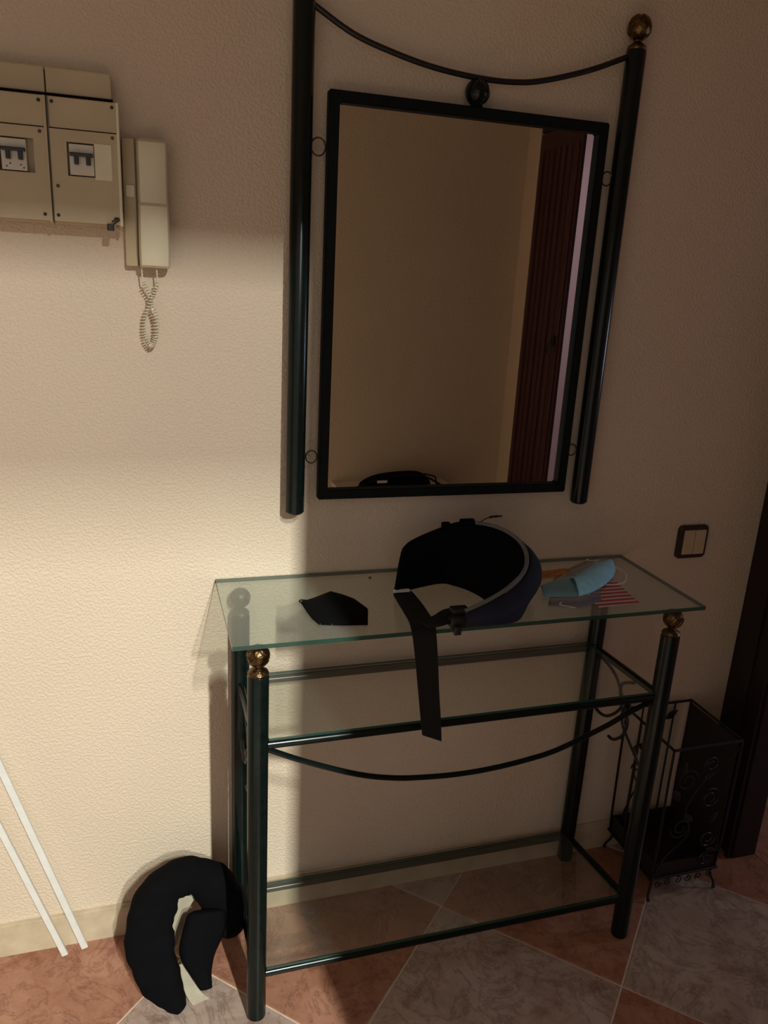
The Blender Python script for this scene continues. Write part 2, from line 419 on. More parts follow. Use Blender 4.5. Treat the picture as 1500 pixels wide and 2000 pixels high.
def shelf(zf, zb, r_):
    # front, back and side rails with a glass pane lying on them
    for a, b in (((LX[0], LY[0], zf), (LX[1], LY[0], zf)), ((LX[0], LY[1], zb), (LX[1], LY[1], zb)), ((LX[0], LY[0], zf), (LX[0], LY[1], zb)), ((LX[1], LY[0], zf), (LX[1], LY[1], zb))):
        a = Vector(a); b = Vector(b); d = (b - a).normalized() * .017
        mk('rail', sweep(B(), [a + d, b - d], r_, 12), m_iron, T, True)
    bm = B(); x0, x1 = LX[0] + .019, LX[1] - .019; y0, y1 = LY[0] - .004, LY[1] + .004
    v = [bm.verts.new(c) for c in ((x0, y0, zf + r_), (x1, y0, zf + r_), (x1, y1, zb + r_), (x0, y1, zb + r_), (x0, y0, zf + r_ + .005), (x1, y0, zf + r_ + .005), (x1, y1, zb + r_ + .005), (x0, y1, zb + r_ + .005))]
    for f in ((0, 3, 2, 1), (4, 5, 6, 7), (0, 1, 5, 4), (1, 2, 6, 5), (2, 3, 7, 6), (3, 0, 4, 7)): bm.faces.new([v[i] for i in f])
    o = mk('shelf_glass', bm, [m_shelfglass, m_edge], T)
    for f in o.data.polygons:
        if abs(f.normal.z) < .5: f.material_index = 1
shelf(.613, .600, .0085)
shelf(.103, .069, .0085)
rp = [(-.062, .604), (.012, .566), (.109, .525), (.180, .506), (.242, .498), (.312, .494), (.382, .496), (.455, .504), (.525, .518), (.625, .556), (.674, .580), (.735, .606)]
mk('curved_apron_rod', sweep(B(), catmull([(x, LY[0], z) for x, z in rp], 5), .0052, 10), m_iron, T, True)
for x in LX:
    yc, zc = -.166, .527
    yb_, yf_ = LY[1] - .016, LY[0] + .016
    for ps in ([(yb_, .592), (-.085, .588), (-.125, .575), (-.150, .550), (yc, zc)], [(yb_, .478), (-.070, .460), (-.105, .464), (-.138, .490), (yc, zc)],
               [(yf_, .594), (-.238, .590), (-.205, .572), (-.182, .550), (yc, zc)], [(yf_, .418), (-.235, .438), (-.200, .460), (-.168, .488), (yc, zc)],
               [(-.190, .596), (-.150, .572), (-.148, .545), (yc, zc), (-.186, .500), (-.180, .462), (-.150, .430), (-.128, .425)]):
        mk('side_scroll', sweep(B(), catmull([(x, y, zz) for y, zz in ps], 6), .0036, 8), m_iron2, T, True)
    bm = B()
    for k in range(8):
        a = k * math.pi / 4
        sweep(bm, [(x + .004, yc, zc), (x + .006, yc + .010 * math.cos(a), zc + .010 * math.sin(a)), (x, yc + .020 * math.cos(a), zc + .020 * math.sin(a))], [.004, .0062, .002], 8)
    bmesh.ops.create_icosphere(bm, subdivisions=2, radius=.009, matrix=Matrix.Translation((x, yc, zc)))
    mk('side_rosette', bm, m_iron2, T, True)

# ---------------------------------------------------------------- fuse boxes
def fuse_box(x0, x1, label, left):
    T = thing('fuse_box', label, 'fuse box', ((x0 + x1) / 2, 0, 1.46), 'fuse boxes beside the entry phone')
    bx1 = x1 if left else x1 - .009
    mk('backing_plate', box(B(), x0, bx1, -.034, 0, 1.463, 1.688, .002), m_plastic, T)
    mk('gap_shade_strip', box(B(), x0, bx1 + .002, -.0375, -.030, 1.6455, 1.6515), m_gap, T)  # solid dark strip standing in for the shade in the gap above the cover
    # front cover with a window: four bars round the switches
    wx0, wx1, wz0, wz1 = x1 - .078, x1 - .016, 1.534, 1.583
    if left: wx0, wx1 = x1 - .070, x1 - .020
    bm = B(); Y0, Y1 = -.052, -.034
    box(bm, x0 + .001, wx0, Y0, Y1, 1.466, 1.6); box(bm, wx1, x1, Y0, Y1, 1.466, 1.6)
    box(bm, wx0, wx1, Y0, Y1, 1.466, wz0); box(bm, wx0, wx1, Y0, Y1, wz1, 1.6)
    mk('cover', bm, m_plastic, T)
    mk('upper_cover', box(B(), x0 + .001, x1, -.049, -.034, 1.602, 1.6455, .0015), m_plastic, T)
    mk('edge_trim', box(B(), x1 - .0035, x1 + .001, -.054, -.034, 1.464, 1.645, .001), m_ivory if not left else m_plastic, T)
    mk('side_seam', box(B(), x0 + .0006, x0 + .0024, -.0526, -.036, 1.466, 1.645), m_screw, T)
    bx0 = wx0 + .003; bw = .036
    br = mk('circuit_breaker', box(B(), bx0, bx0 + bw, -.050, -.036, wz0 + .002, wz1 - .002, .001), m_white, T)
    zt = wz0 + .034
    mk('toggle_bar', box(B(), bx0 + .001, bx0 + bw - .001, -.060, -.048, zt - .005, zt, .001), m_blackp, br)
    for dx in (.007, .0245):
        mk('toggle', box(B(), bx0 + dx, bx0 + dx + .0065, -.058, -.048, zt - .017, zt - .003, .001), m_blackp, br)
    if not left:
        mk('blank_cover', box(B(), bx0 + bw + .001, wx1 + .004, -.0535, -.036, wz0 - .003, wz1 + .001, .001), m_ivory, T)
    else:
        for dx, dz in ((.006, .006), (.011, .010), (.026, .009), (.030, .005)):
            mk('print_mark', box(B(), bx0 + dx, bx0 + dx + .0022, -.0508, -.049, wz0 + dz, wz0 + dz + .0022), m_screw, br)
    for sx, sz in ((x0 + .008, 1.638), (x1 - .009, 1.638), (x1 - .010, 1.594), (x0 + .010, 1.518), (x0 + .008, 1.475), (x1 - .010, 1.475)):
        yf = -.049 if sz > 1.6 else -.052
        bm = B(); lathe(bm, [(.0026, 0), (.0026, .0012), (.0015, .0020)], 0, 0, 10); bmesh.ops.rotate(bm, verts=bm.verts, matrix=Matrix.Rotation(math.pi / 2, 3, 'X'))
        mk('screw', bm, m_blackp if sz in (1.638, 1.475) else m_screw, T, loc=(sx - (x0 + x1) / 2, yf, sz - 1.46))
    return T
fuse_box(-.372, -.268, 'cream fuse box nearest the entry phone, blank white cover beside its black switch', False)
T = fuse_box(-.482, -.3735, 'cream fuse box at the left picture edge, small printed marks under its black switch', True)
T = thing('meter_seal', 'small dark seal on a wire at the lower right corner of the fuse box', 'seal', (-.284, -.055, 1.463))
bm = B(); box(bm, -.292, -.281, -.062, -.054, 1.456, 1.467, .002); mk('seal_body', bm, m_blackp, T)
mk('seal_wire', sweep(B(), catmull([(-.283, -.057, 1.465), (-.278, -.060, 1.470), (-.273, -.058, 1.473), (-.276, -.0555, 1.476), (-.284, -.056, 1.470)], 5), .0012, 6), m_blackp, T)

# ---------------------------------------------------------------- entry phone
T = thing('entry_phone', 'cream door-entry handset with a coiled cord hanging on the wall', 'intercom', (-.228, 0, 1.4))
mk('base_plate', box(B(), -.2655, -.197, -.022, 0, 1.403, 1.601, .004), m_plastic, T, True)
bm = B()
ST_ = [(1.402, .0225, -.038), (1.406, .0245, -.050), (1.43, .0250, -.058), (1.470, .0245, -.060), (1.498, .0240, -.060), (1.503, .0236, -.054), (1.54, .0234, -.050), (1.575, .0238, -.053), (1.594, .0236, -.050), (1.600, .021, -.042)]
rings = []
for z, hw, yf in ST_:
    xc = -.2190; rr = []
    for (sx, yy) in ((-1, -.022), (-1, yf * .78), (-.86, yf * .95), (-.5, yf), (.5, yf), (.86, yf * .95), (1, yf * .78), (1, -.022)):
        rr.append(bm.verts.new((xc + sx * hw, yy, z)))
    rings.append(rr)
for a, b in zip(rings, rings[1:]):
    for k in range(8): bm.faces.new((a[k], a[(k + 1) % 8], b[(k + 1) % 8], b[k]))
bm.faces.new(rings[0]); bm.faces.new(rings[-1])
hs = mk('handset', bm, m_ivory, T, True)
mk('call_button', box(B(), -.2615, -.2475, -.0245, -.021, 1.512, 1.530, .001), m_ivory, T)
mk('seam_line', box(B(), -.2460, -.2440, -.0245, -.021, 1.404, 1.600), m_screw, T)
path = catmull([(-.241, -.030, 1.403), (-.239, -.028, 1.378), (-.228, -.026, 1.352), (-.2385, -.022, 1.322), (-.2405, -.020, 1.292), (-.231, -.020, 1.272), (-.2215, -.022, 1.288), (-.2205, -.024, 1.320), (-.2275, -.028, 1.348), (-.217, -.030, 1.374), (-.217, -.032, 1.403)], 60)
pts = []; ph = 0
up = Vector((0, 1, 0)); N = len(path)
for i, p_ in enumerate(path):
    t = (path[min(N - 1, i + 1)] - path[max(0, i - 1)]).normalized(); a = (up - t * up.dot(t)).normalized(); b = t.cross(a)
    u = i / N; amp = .0034 if .10 < u < .92 else .0006
    if .42 < u < .75: amp = .0046
    pts.append(p_ + a * math.cos(ph) * amp + b * math.sin(ph) * amp); ph += .62
mk('coiled_cord', sweep(B(), pts, .0011, 5), m_ivory, T, True)

# ---------------------------------------------------------------- switch on the right
T = thing('light_switch', 'double rocker light switch in a dark frame on the wall beside the console', 'light switch', (.989, 0, .80))
def rrect(x0, x1, z0, z1, r_, n=5):
    out = []
    for cx, cz, a0 in ((x1 - r_, z1 - r_, 0), (x0 + r_, z1 - r_, 90), (x0 + r_, z0 + r_, 180), (x1 - r_, z0 + r_, 270)):
        for k in range(n + 1):
            a = math.radians(a0 + 90 * k / n); out.append((cx + r_ * math.cos(a), cz + r_ * math.sin(a)))
    return out
bm = B(); o2 = rrect(.948, 1.028, .803, .884, .010); i2 = rrect(.9585, 1.0205, .8125, .8755, .004)
n_ = len(o2)
layers = [[bm.verts.new((x, y, z)) for x, z in o2] for y in (0, -.008)] + [[bm.verts.new((x + (.002 if x < .988 else -.002), -.011, z + (.002 if z < .84 else -.002))) for x, z in o2]] + [[bm.verts.new((x, y, z)) for x, z in i2] for y in (-.011, -.004)]
for a, b in zip(layers, layers[1:]):
    for k in range(n_): bm.faces.new((a[k], a[(k + 1) % n_], b[(k + 1) % n_], b[k]))
bm.faces.new(layers[0]); bm.faces.new(layers[-1])
mk('switch_frame', bm, m_bronzep, T, True)
for a, b in ((.9595, .9885), (.9903, 1.0193)):
    mk('rocker', box(B(), a, b, -.0135, -.004, .8140, .8740, .0015), m_plastic, T)

# ---------------------------------------------------------------- waist bag on the table
z = GZ + .0005
T = thing('waist_bag', 'black and navy waist bag with grey piping curled on the glass table top', 'bag', (.36, -.18, GZ))
ST_ = [  # outer bottom x,y ; inner bottom x,y ; top x,y,z
    ((.205, -.146), (.205, -.146), (.222, -.126, .904)), ((.222, -.132), (.222, -.132), (.243, -.112, .916)), ((.310, -.092), (.310, -.104), (.305, -.102, .936)), ((.372, -.066), (.338, -.122), (.352, -.104, .948)),
    ((.440, -.060), (.356, -.150), (.410, -.115, .942)), ((.482, -.085), (.366, -.180), (.440, -.150, .931)), ((.486, -.125), (.368, -.205), (.446, -.190, .915)), ((.458, -.195), (.360, -.230), (.425, -.235, .896)),
    ((.415, -.262), (.345, -.250), (.384, -.262, .876)), ((.375, -.297), (.322, -.268), (.335, -.276, .857)), ((.278, -.296), (.285, -.280), (.290, -.281, .842))]
def side(i_list, u, which):  # interpolated point between bottom and top
    return [Vector((e[which][0], e[which][1], z)).lerp(Vector(e[2]), u) for e in i_list]
us = [0, .25, .5, .75, 1]
grid = []
gridI = []
for u in us:
    grid.append(catmull(side(ST_, u, 0), 5)); gridI.append(catmull(side(ST_, u, 1), 5))
nst = len(grid[0]); cen = Vector((.36, -.19, 0))
def bulge(i, ui, amp):
    p_ = grid[ui][i]; t = grid[ui][min(nst - 1, i + 1)] - grid[ui][max(0, i - 1)]; nrm = Vector((t.y, -t.x, 0)); nrm.normalize()
    if nrm.dot(p_ - Vector((cen.x, cen.y, p_.z))) < 0: nrm = -nrm
    return nrm * amp * math.sin(math.pi * (us[ui] * .8 + .1))
def shell(i0, i1, inner, outer, bulg, grid=grid):
    bm = B(); A = []; Bv = []
    for i in range(i0, i1 + 1):
        fz = math.sin(math.pi * min(1, max(0, (i - i0) / max(1, i1 - i0)))) ** .5
        A.append([bm.verts.new(grid[k][i] + bulge(i, 2, bulg * (0, .30, .85, 1.15, .25)[k] * fz) + bulge(i, 2, outer)) for k in range(5)])
        Bv.append([bm.verts.new(grid[k][i] + bulge(i, 2, inner)) for k in range(5)])
    for i in range(len(A) - 1):
        for k in range(4):
            bm.faces.new((A[i][k], A[i + 1][k], A[i + 1][k + 1], A[i][k + 1])); bm.faces.new((Bv[i][k], Bv[i][k + 1], Bv[i + 1][k + 1], Bv[i + 1][k]))
        bm.faces.new((A[i][0], Bv[i][0], Bv[i + 1][0], A[i + 1][0])); bm.faces.new((A[i][4], A[i + 1][4], Bv[i + 1][4], Bv[i][4]))
    for E_ in (0, -1):
        for k in range(4): bm.faces.new((A[E_][k], A[E_][k + 1], Bv[E_][k + 1], Bv[E_][k]))
    return bm
mk('inner_band', shell(0, nst - 1, -.004, .004, .0, gridI), m_black, T, 'all', sub=1)
mk('navy_pouch', shell(15, nst - 1, .0045, .007, .026), m_navy, T, 'all', sub=1)
mk('back_padding', shell(2, 17, .0045, .007, .008), m_black, T, 'all', sub=1)
mk('piping', sweep(B(), [grid[4][i] + bulge(i, 2, .003) + Vector((0, 0, .001)) for i in range(17, nst)], .0042, 8), m_greytrim, T, True)
mk('top_seam', sweep(B(), [grid[4][i] + Vector((0, 0, .001)) for i in range(0, 18)], .0034, 8), m_black, T, True)
mk('zip_pull', sweep(B(), catmull([(.385, -.108, .949), (.405, -.095, .953), (.425, -.085, .953), (.448, -.078, .951)], 5), [.0012] * 8 + [.0028] * 5 + [.0018] * 3, 6), m_blackp, T, True)
mk('loop_tab', box(B(), .308, .324, -.108, -.096, .940, .951, .002), m_black, T, True); mk('loop_tab', box(B(), .345, .375, -.110, -.098, .947, .957, .003), m_black, T, True)
# strap: from the left end over the glass edge, hanging down in front
Lp = [(.200, -.147, z + .004), (.196, -.200, z + .004), (.192, -.260, z + .004), (.186, -.292, z + .005), (.185, -.3045, z - .002), (.188, -.3075, .800), (.1965, -.3065, .750), (.206, -.305, .690), (.214, -.304, .640), (.2185, -.304, .612)]
Rp = [(.240, -.139, z + .004), (.240, -.200, z + .004), (.236, -.260, z + .004), (.231, -.292, z + .005), (.229, -.3045, z - .002), (.231, -.3080, .800), (.2375, -.3070, .750), (.245, -.3055, .690), (.252, -.3045, .640), (.257, -.3045, .594)]
st = mk('hanging_strap', strip(B(), catmull(Lp, 4), catmull(Rp, 4), .0028), m_strap, T)
mk('white_slider', box(B(), .202, .234, -.1455, -.1395, z + .006, z + .0115, .001), m_cord, T)
Lp = [(.288, -.262, z + .018), (.262, -.256, z + .014), (.235, -.270, z + .009), (.205, -.288, z + .009)]
Rp = [(.284, -.292, z + .005), (.262, -.290, z + .006), (.240, -.300, z + .008), (.216, -.306, z + .008)]
mk('short_strap', strip(B(), catmull(Lp, 5), catmull(Rp, 5), .006), m_strap, T)
bm = B(); box(bm, .258, .286, -.303, -.285, z - .001, z + .018, .003); box(bm, .262, .276, -.311, -.302, z - .011, z + .006, .003); box(bm, .268, .300, -.285, -.262, z + .010, z + .026, .003)
mk('buckle', bm, m_blackp, T, True)

# ---------------------------------------------------------------- black face mask
T = thing('face_mask', 'black cloth face mask lying folded flat on the left of the glass top', 'mask', (.075, -.18, GZ))
poly = [(.020, -.146), (.033, -.141), (.052, -.130), (.085, -.108), (.104, -.126), (.122, -.152), (.135, -.200), (.117, -.262), (.075, -.256), (.033, -.245), (.026, -.218), (.023, -.191)]
bm = B(); c_ = bm.verts.new((.078, -.185, z + .016)); lo = [bm.verts.new((x, y, z)) for x, y in poly]
hi = [bm.verts.new((.078 + (x - .078) * .97, -.185 + (y + .185) * .97, z + .004)) for x, y in poly]
mid = [bm.verts.new((.078 + (x - .078) * .6, -.185 + (y + .185) * .6, z + .012)) for x, y in poly]
n_ = len(poly)
for k in range(n_):
    l = (k + 1) % n_
    bm.faces.new((lo[k], lo[l], hi[l], hi[k])); bm.faces.new((hi[k], hi[l], mid[l], mid[k])); bm.faces.new((mid[k], mid[l], c_))
bm.faces.new(lo[::-1]); mk('mask_cloth', bm, m_black, T, 'all')
mk('ear_loop', sweep(B(), catmull([(.036, -.242, z + .002), (.0335, -.254, z + .0015), (.043, -.260, z + .0015), (.053, -.257, z + .0015), (.055, -.246, z + .002)], 5), .0006, 6), m_greytrim, T, True)
mk('ear_loop', sweep(B(), catmull([(.026, -.150, z + .002), (.018, -.146, z + .002), (.021, -.138, z + .002), (.032, -.141, z + .002)], 5), .0012, 6), m_black, T, True)
bm = B(); lathe(bm, [(.0018, 0), (.003, .001), (.003, .002), (.0012, .0032)], 0, 0, 12)
o = mk('button', bm, m_blackp, None, True); o.location = (.181, -.050, z); o['label'] = 'tiny black button lying alone on the glass behind the black mask'; o['category'] = 'button'

# ---------------------------------------------------------------- surgical mask and papers on the right
T = thing('surgical_mask', 'crumpled pale blue surgical mask with white ear loops beside the waist bag', 'mask', (.61, -.15, GZ))
def crumple(pts_l, pts_r, th, nseg, amp, zb, seed):
    rnd = random.Random(seed); L = catmull(pts_l, 4); R = catmull(pts_r, 4); bm = B(); rows = []
    for i in range(len(L)):
        row = []
        for k in range(nseg + 1):
            u = k / nseg; p_ = L[i].lerp(R[i], u)
            h = math.sin(math.pi * u) * amp + (.0022 if k % 2 else 0) + rnd.uniform(-.0006, .0006) * (0 < k < nseg)
            row.append(p_ + Vector((0, 0, zb + h)))
        rows.append(row)
    top = [[bm.verts.new(p_) for p_ in row] for row in rows]; bot = [[bm.verts.new(p_ - Vector((0, 0, th))) for p_ in row] for row in rows]
    for i in range(len(rows) - 1):
        for k in range(nseg):
            bm.faces.new((top[i][k], top[i][k + 1], top[i + 1][k + 1], top[i + 1][k])); bm.faces.new((bot[i][k], bot[i + 1][k], bot[i + 1][k + 1], bot[i][k + 1]))
        bm.faces.new((top[i][0], top[i + 1][0], bot[i + 1][0], bot[i][0])); bm.faces.new((top[i][nseg], bot[i][nseg], bot[i + 1][nseg], top[i + 1][nseg]))
    for e in (0, -1):
        for k in range(nseg): bm.faces.new((top[e][k], bot[e][k], bot[e][k + 1], top[e][k + 1]))
    return bm
# folded bright end
mk('pleated_body', crumple([(.560, -.222, z), (.590, -.212, z), (.640, -.182, z), (.690, -.140, z), (.716, -.108, z)],
                           [(.585, -.140, z), (.610, -.122, z), (.650, -.094, z), (.690, -.068, z), (.722, -.066, z)], .0012, 8, .016, .006, 2), m_blue, T, 'all')
mk('unfolded_flap', crumple([(.487, -.212, z), (.515, -.216, z), (.545, -.222, z), (.588, -.218, z)],
                            [(.508, -.160, z), (.545, -.140, z), (.580, -.124, z), (.606, -.118, z)], .0012, 6, .003, .006, 3), m_teal, T, 'all')
mk('ear_loop', sweep(B(), catmull([(.492, -.190, z + .006), (.472, -.200, z + .003), (.447, -.212, z + .0015), (.425, -.222, z + .0015)], 6), .0012, 6), m_cord, T, True)
mk('ear_loop', sweep(B(), catmull([(.712, -.072, z + .010), (.735, -.085, z + .003), (.735, -.120, z + .0015), (.706, -.160, z + .0015), (.680, -.170, z + .0015), (.655, -.168, z + .002)], 6), .0013, 6), m_cord, T, True)
def flat(name, poly, th, zz, mat, label, cat):
    xs = sum(p_[0] for p_ in poly) / len(poly); ys = sum(p_[1] for p_ in poly) / len(poly)
    o = mk(name, sheet(B(), [(x - xs, y - ys, 0) for x, y in poly], th), mat); o.location = (xs, ys, zz)
    o['label'] = label; o['category'] = cat; return o
flat('leaflet', [(.585, -.175), (.690, -.150), (.672, -.262), (.578, -.268)], .0006, z, m_leaf, 'red and white striped leaflet at the front edge of the glass under the blue mask', 'leaflet')
flat('packet', [(.522, -.080), (.618, -.070), (.620, -.098), (.540, -.112)], .003, z, m_orange, 'orange packet lying behind the blue mask next to the waist bag', 'packet')
T = thing('plastic_sleeve', 'thin clear plastic sleeve lying under the blue surgical mask', 'sleeve', (.6, -.16, GZ))
mk('film', crumple([(.480, -.245, z), (.540, -.262, z), (.600, -.240, z)], [(.560, -.120, z), (.640, -.060, z), (.715, -.022, z)], .0004, 6, .0015, .0016, 7), m_film, T, 'all')
mk('fold_line', sweep(B(), catmull([(.520, -.232, z + .002), (.505, -.245, z + .003), (.515, -.255, z + .002), (.530, -.263, z + .0015)], 5), .0010, 6), m_cord, T, True)
mk('edge_crease', sweep(B(), catmull([(.700, -.024, z + .002), (.690, -.034, z + .004), (.708, -.036, z + .003), (.722, -.032, z + .002)], 5), .0011, 6), m_cord, T, True)

# ---------------------------------------------------------------- black padded bag on the floor
T = thing('padded_belt', 'bulky black padded belt with beige lining standing on the floor by the left table leg', 'bag', (-.21, -.13, 0))
P_ = [(-.216, -.240, .012, .008, .012), (-.232, -.226, .030, .026, .022), (-.258, -.200, .066, .042, .026), (-.272, -.170, .108, .047, .028), (-.270, -.140, .152, .048, .030), (-.243, -.110, .194, .042, .032), (-.196, -.096, .204, .036, .032), (-.156, -.092, .182, .040, .034), (-.130, -.092, .142, .046, .036), (-.116, -.094, .100, .047, .034), (-.110, -.098, .060, .036, .028), (-.108, -.102, .034, .016, .012)]
path = catmull([p_[:3] for p_ in P_], 5); rad = catmull([(p_[3], p_[4], 0) for p_ in P_], 5)
rnd = random.Random(9); rl = []
for i, (p_, r_) in enumerate(zip(path, rad)):
    w = 1 + .05 * math.sin(i * .9) + .05 * math.sin(i * 2.3); rl.append((r_.x * w, r_.y * w))
bm = B()
# a runs outward in the plane of the wall, b towards the room
N = len(path); rings = []
for i, p_ in enumerate(path):
    t = (path[min(N - 1, i + 1)] - path[max(0, i - 1)]).normalized(); b = Vector((0, -1, 0)); b = (b - t * b.dot(t)).normalized(); a = b.cross(t)
    rings.append([bm.verts.new(p_ + a * math.copysign(abs(math.cos(q_)) ** .7, math.cos(q_)) * rl[i][0] + b * math.copysign(abs(math.sin(q_)) ** .8, math.sin(q_)) * rl[i][1]) for q_ in [2 * math.pi * k / 16 for k in range(16)]])
for A, Bq in zip(rings, rings[1:]):
    for k in range(16): bm.faces.new((A[k], A[(k + 1) % 16], Bq[(k + 1) % 16], Bq[k]))
bm.faces.new(rings[0]); bm.faces.new(rings[-1])
for v in bm.verts:
    if v.co.z < .001: v.co.z = .001
mk('padded_body', bm, m_black, T, 'all', sub=1)
L = [(-.200, -.138, .152), (-.216, -.160, .118), (-.222, -.172, .085), (-.212, -.184, .062), (-.196, -.196, .040), (-.176, -.209, .014)]
R = [(-.118, -.130, .135), (-.116, -.136, .100), (-.128, -.146, .072), (-.144, -.158, .048), (-.153, -.178, .026), (-.158, -.200, .006)]
mk('inner_flap', strip(B(), catmull(L, 4), catmull(R, 4), .030), m_black, T, 'all', sub=1)
L = [(-.229, -.172, .052), (-.220, -.192, .034), (-.205, -.216, .012), (-.196, -.226, .002)]
R = [(-.212, -.166, .050), (-.196, -.186, .028), (-.178, -.206, .010), (-.163, -.217, .0015)]
mk('beige_lining', strip(B(), catmull(L, 4), catmull(R, 4), .003), m_beige, T)
L = [(-.222, -.084, .155), (-.222, -.088, .125), (-.226, -.094, .090), (-.240, -.104, .040)]
R = [(-.165, -.082, .150), (-.190, -.088, .120), (-.204, -.094, .085), (-.220, -.104, .038)]
mk('beige_lining', strip(B(), catmull(L, 4), catmull(R, 4), .003), m_beige, T)

# ---------------------------------------------------------------- shelf and bag against the back wall, seen in the mirror only
T = thing('wall_shelf', 'pale narrow shelf on the opposite wall, seen only in the mirror', 'shelf', (.70, -1.44, .60))
mk('shelf_board', box(B(), .46, .93, YB + .001, -1.36, .598, .616, .002), m_white, T)
for x in (.52, .86):
    mk('bracket', box(B(), x, x + .012, YB + .001, -1.39, .54, .598, .002), m_white, T)
T = thing('small_handbag', 'flat black bag with loose straps reflected at the bottom edge of the mirror', 'bag', (.70, -1.42, .617))
bm = B(); sec = [(.545, .006, .010), (.575, .016, .030), (.62, .026, .034), (.72, .030, .036), (.79, .031, .036), (.825, .020, .030), (.842, .006, .012)]
rings = []
for x, hh, ww in sec:
    rings.append([bm.verts.new((x, -1.42 + ww * math.cos(a) * 1.1, .617 + hh + hh * math.sin(a))) for a in [k * math.pi / 6 for k in range(12)]])
for a, b in zip(rings, rings[1:]):
    for k in range(12): bm.faces.new((a[k], a[(k + 1) % 12], b[(k + 1) % 12], b[k]))
bm.faces.new(rings[0]); bm.faces.new(rings[-1]); mk('bag_body', bm, m_black, T, 'all', sub=1)
mk('strap', sweep(B(), catmull([(.53, -1.395, .621), (.60, -1.385, .650), (.70, -1.383, .668), (.80, -1.385, .662), (.88, -1.390, .622)], 6), .004, 6), m_strap, T, True)
mk('strap', sweep(B(), catmull([(.80, -1.382, .672), (.845, -1.380, .660), (.855, -1.378, .630), (.90, -1.385, .6215)], 6), .003, 6), m_strap, T, True)
mk('buckle', box(B(), .61, .65, -1.386, -1.380, .640, .650, .001), m_pvc, T)

# ---------------------------------------------------------------- white strips leaning on the wall
def lath(b, t, w, th, label):
    b = Vector(b); t = Vector(t); d = (t - b); L_ = d.length; d.normalize(); wd = Vector((0, -1, 0)).cross(d).normalized(); n_ = d.cross(wd).normalized()
    bm = B(); v = []
    for s in (0, L_):
        for i_, j_ in ((-1, -1), (1, -1), (1, 1), (-1, 1)): v.append(bm.verts.new(d * s + wd * (w / 2 * i_) + n_ * (th / 2 * j_)))
    for f in ((0, 1, 2, 3), (4, 7, 6, 5), (0, 4, 5, 1), (1, 5, 6, 2), (2, 6, 7, 3), (3, 7, 4, 0)): bm.faces.new([v[i] for i in f])
    bmesh.ops.bevel(bm, geom=bm.edges[:], offset=.001, segments=1, affect='EDGES')
    o = mk('leaning_strip', bm, m_pvc); o.location = b; o['label'] = label; o['category'] = 'strip'; o['group'] = 'white strips leaning on the wall'
lath((-.4075, -.030, .004), (-.690, -.009, 1.02), .0135, .008, 'white strip leaning on the wall, the right one nearer the black bag')
lath((-.4460, -.040, .004), (-.775, -.009, 1.09), .0125, .007, 'white strip leaning on the wall, the left one nearer the picture edge')

# ---------------------------------------------------------------- wrought iron umbrella stand
T = thing('umbrella_stand', 'black wrought-iron umbrella stand with scrolls and leaves beside the dark door jamb', 'umbrella stand', (.965, -.11, 0))
x0, x1, y0, y1, zt = .872, 1.060, -.205, -.020, .418
for cx, cy, ox, oy in ((x0, y0, -1, -1), (x1, y0, 1, -1), (x1, y1, 1, 1), (x0, y1, -1, 1)):
    ps = [(cx + ox * .000, cy + oy * .004, .004), (cx, cy, .018), (cx - ox * .010, cy - oy * .008, .045), (cx - ox * .003, cy - oy * .003, .075), (cx - ox * .002, cy, .20), (cx, cy, .33), (cx, cy, zt)]
    mk('leg', sweep(B(), catmull(ps, 5), [.0045] * 3 + [.003] * 28, 8), m_iron2, T, True)
for zz, r_ in ((zt, .0034), (.062, .003)):
    pts = [Vector(p_) for p_ in ((x0, y0, zz), (x1, y0, zz), (x1, y1, zz), (x0, y1, zz))]
    for a, b in zip(pts, pts[1:] + pts[:1]): mk('hoop', sweep(B(), [a, b], r_, 8), m_iron2, T, True)
mk('side_panel', box(B(), x1 - .003, x1 - .0005, y0 + .010, y1 - .006, .05, zt - .006), m_brown, T)
bm = B(); box(bm, x0 + .004, x1 - .004, y0 + .004, y1 - .004, .055, .058); box(bm, x0 + .004, x1 - .004, y1 - .008, y1 - .004, .058, .105); box(bm, x0 + .004, x0 + .007, y0 + .004, y1 - .004, .058, .105); box(bm, x1 - .008, x1 - .004, y0 + .004, y1 - .004, .058, .105); box(bm, x0 + .004, x1 - .004, y0 + .004, y0 + .007, .058, .100)
mk('drip_tray', bm, m_brown, T)
for k in range(3):
    xx = x0 + (x1 - x0) * (k + 1) / 4
    mk('bar', sweep(B(), [(xx, y1, .06), (xx, y1, zt)], .0024, 6), m_iron2, T, True)
for k in range(2):
    yy = y0 + (y1 - y0) * (k + 1) / 3
    mk('bar', sweep(B(), [(x0, yy, .06), (x0, yy, zt)], .0022, 6), m_iron2, T, True)
def scroll(c, r0, turns, ax, ph0=0, sgn=1):
    out = []
    for k in range(int(16 * turns) + 1):
        a = ph0 + sgn * 2 * math.pi * k / 16; r_ = r0 * (1 - .72 * k / (16 * turns))
        u, v = r_ * math.cos(a), r_ * math.sin(a)
        out.append((c[0] + u, c[1], c[2] + v) if ax == 'x' else (c[0], c[1] + u, c[2] + v))
    return out
for c, r0, ax, ph, sg in (((.925, y0, .33), .030, 'x', 0, 1), ((1.00, y0, .27), .028, 'x', 2, -1), ((.93, y0, .20), .030, 'x', 3, 1), ((1.015, y0, .155), .026, 'x', 1, -1),
                      ((1.02, y0, .095), .020, 'x', 1, 1), ((x0, -.10, .28), .030, 'y', 0, 1), ((x0, -.13, .17), .026, 'y', 2, -1), ((.985, y0, .365), .022, 'x', 4, -1)):
    mk('scroll', sweep(B(), scroll(c, r0, 1.6, ax, ph, sg), .0020, 6), m_iron2, T, True)
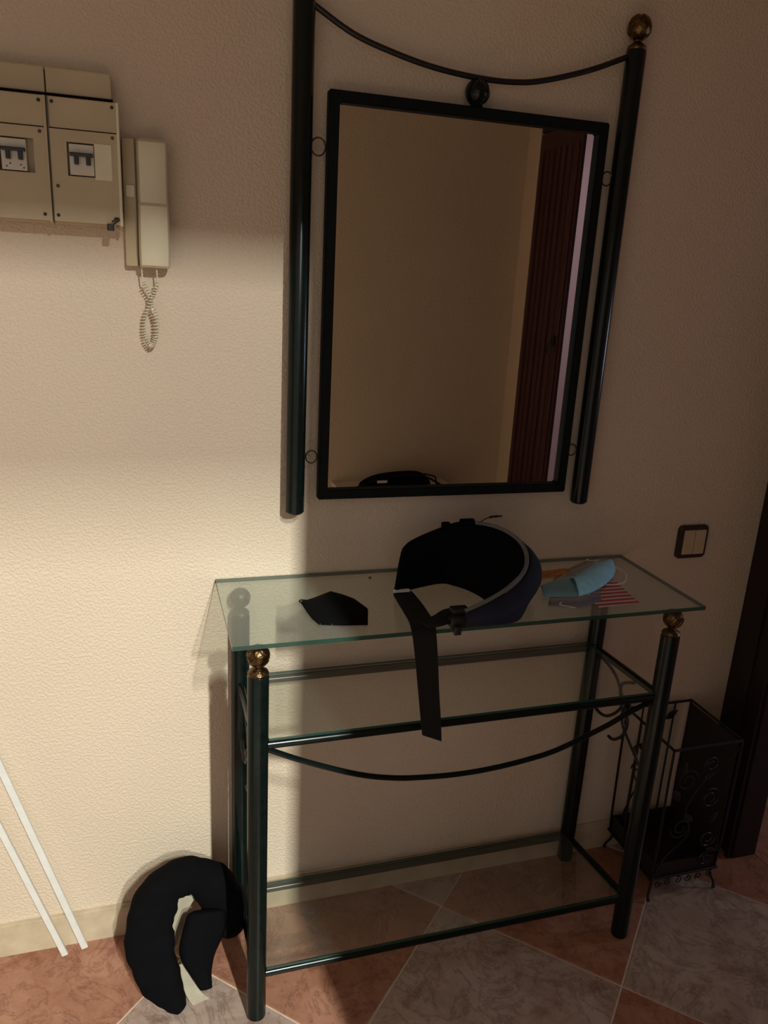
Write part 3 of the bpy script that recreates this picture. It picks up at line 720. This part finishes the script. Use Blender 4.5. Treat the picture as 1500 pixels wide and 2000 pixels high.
vine = catmull([(x0, y0, .06), (.90, y0, .12), (.955, y0, .18), (.935, y0, .25), (.97, y0, .32), (1.02, y0, .36), (1.055, y0, .40)], 6)
mk('vine_stem', sweep(B(), vine, .0022, 6), m_iron2, T, True)
vine2 = catmull([(.90, y1, .06), (.93, y1, .16), (.985, y1, .24), (.94, y1, .31), (.975, y1, .365), (1.02, y1, .385)], 6)
mk('vine_stem', sweep(B(), vine2, .0022, 6), m_iron2, T, True)
def leaf(c, ang, L_, W_, axn='y'):
    bm = B(); n_ = 8; a_ = []
    ca, sa = math.cos(ang), math.sin(ang)
    for side_ in (1, -1):
        row = []
        for k in range(n_ + 1):
            t = k / n_; w = W_ * math.sin(math.pi * t) ** .8 * (1 - .25 * t) * side_; u = (t - .5) * L_
            row.append((u, w))
        a_.append(row)
    def P3(u, w, d):
        p_ = (u * ca - w * sa, u * sa + w * ca)
        return (c[0] + p_[0], c[1] + d, c[2] + p_[1]) if axn == 'y' else (c[0] + d, c[1] + p_[0], c[2] + p_[1])
    mid = [bm.verts.new(P3((k / n_ - .5) * L_, 0, -.003)) for k in range(n_ + 1)]; mid2 = [bm.verts.new(P3((k / n_ - .5) * L_, 0, -.0012)) for k in range(n_ + 1)]
    for row in a_:
        e = [mid[0]] + [bm.verts.new(P3(u, w, 0)) for u, w in row[1:-1]] + [mid[-1]]
        for k in range(n_):
            vs_ = [mid[k], mid[k + 1], e[k + 1], e[k]]; u_ = []
            for v in vs_:
                if v not in u_: u_.append(v)
            if len(u_) > 2: bm.faces.new(u_)
            vs_ = [mid2[k], e[k] if k else mid2[0], e[k + 1] if k < n_ - 1 else mid2[-1], mid2[k + 1]]; u_ = []
            for v in vs_:
                if v not in u_: u_.append(v)
            if len(u_) > 2: bm.faces.new(u_)
    return bm
for c, a, L_, ax in (((1.005, y1 - .002, .385), .6, .040, 'y'), ((.935, y1 - .002, .30), 2.4, .036, 'y'), ((.965, y1 - .002, .20), .4, .036, 'y'), ((.985, y0, .335), .5, .034, 'y'),
                 ((.945, y0, .225), 2.5, .034, 'y'), ((.910, y0, .365), 1.4, .036, 'y'), ((1.02, y0, .215), 1.0, .034, 'y'), ((x0, -.075, .335), 1.9, .038, 'x'), ((x0, -.14, .23), .8, .034, 'x'), ((.90, y0, .295), 2.2, .040, 'y'), ((1.03, y0, .12), 2.8, .03, 'y')):
    mk('iron_leaf', leaf(c, a, L_, L_ * .30, ax), m_iron2, T)
for k in range(6):   # small scrollwork along the bottom front rail
    mk('scroll', sweep(B(), scroll((x0 + .022 + k * .029, y0, .046), .010, 1.2, 'x', k, 1 if k % 2 else -1), .0015, 6), m_iron2, T, True)
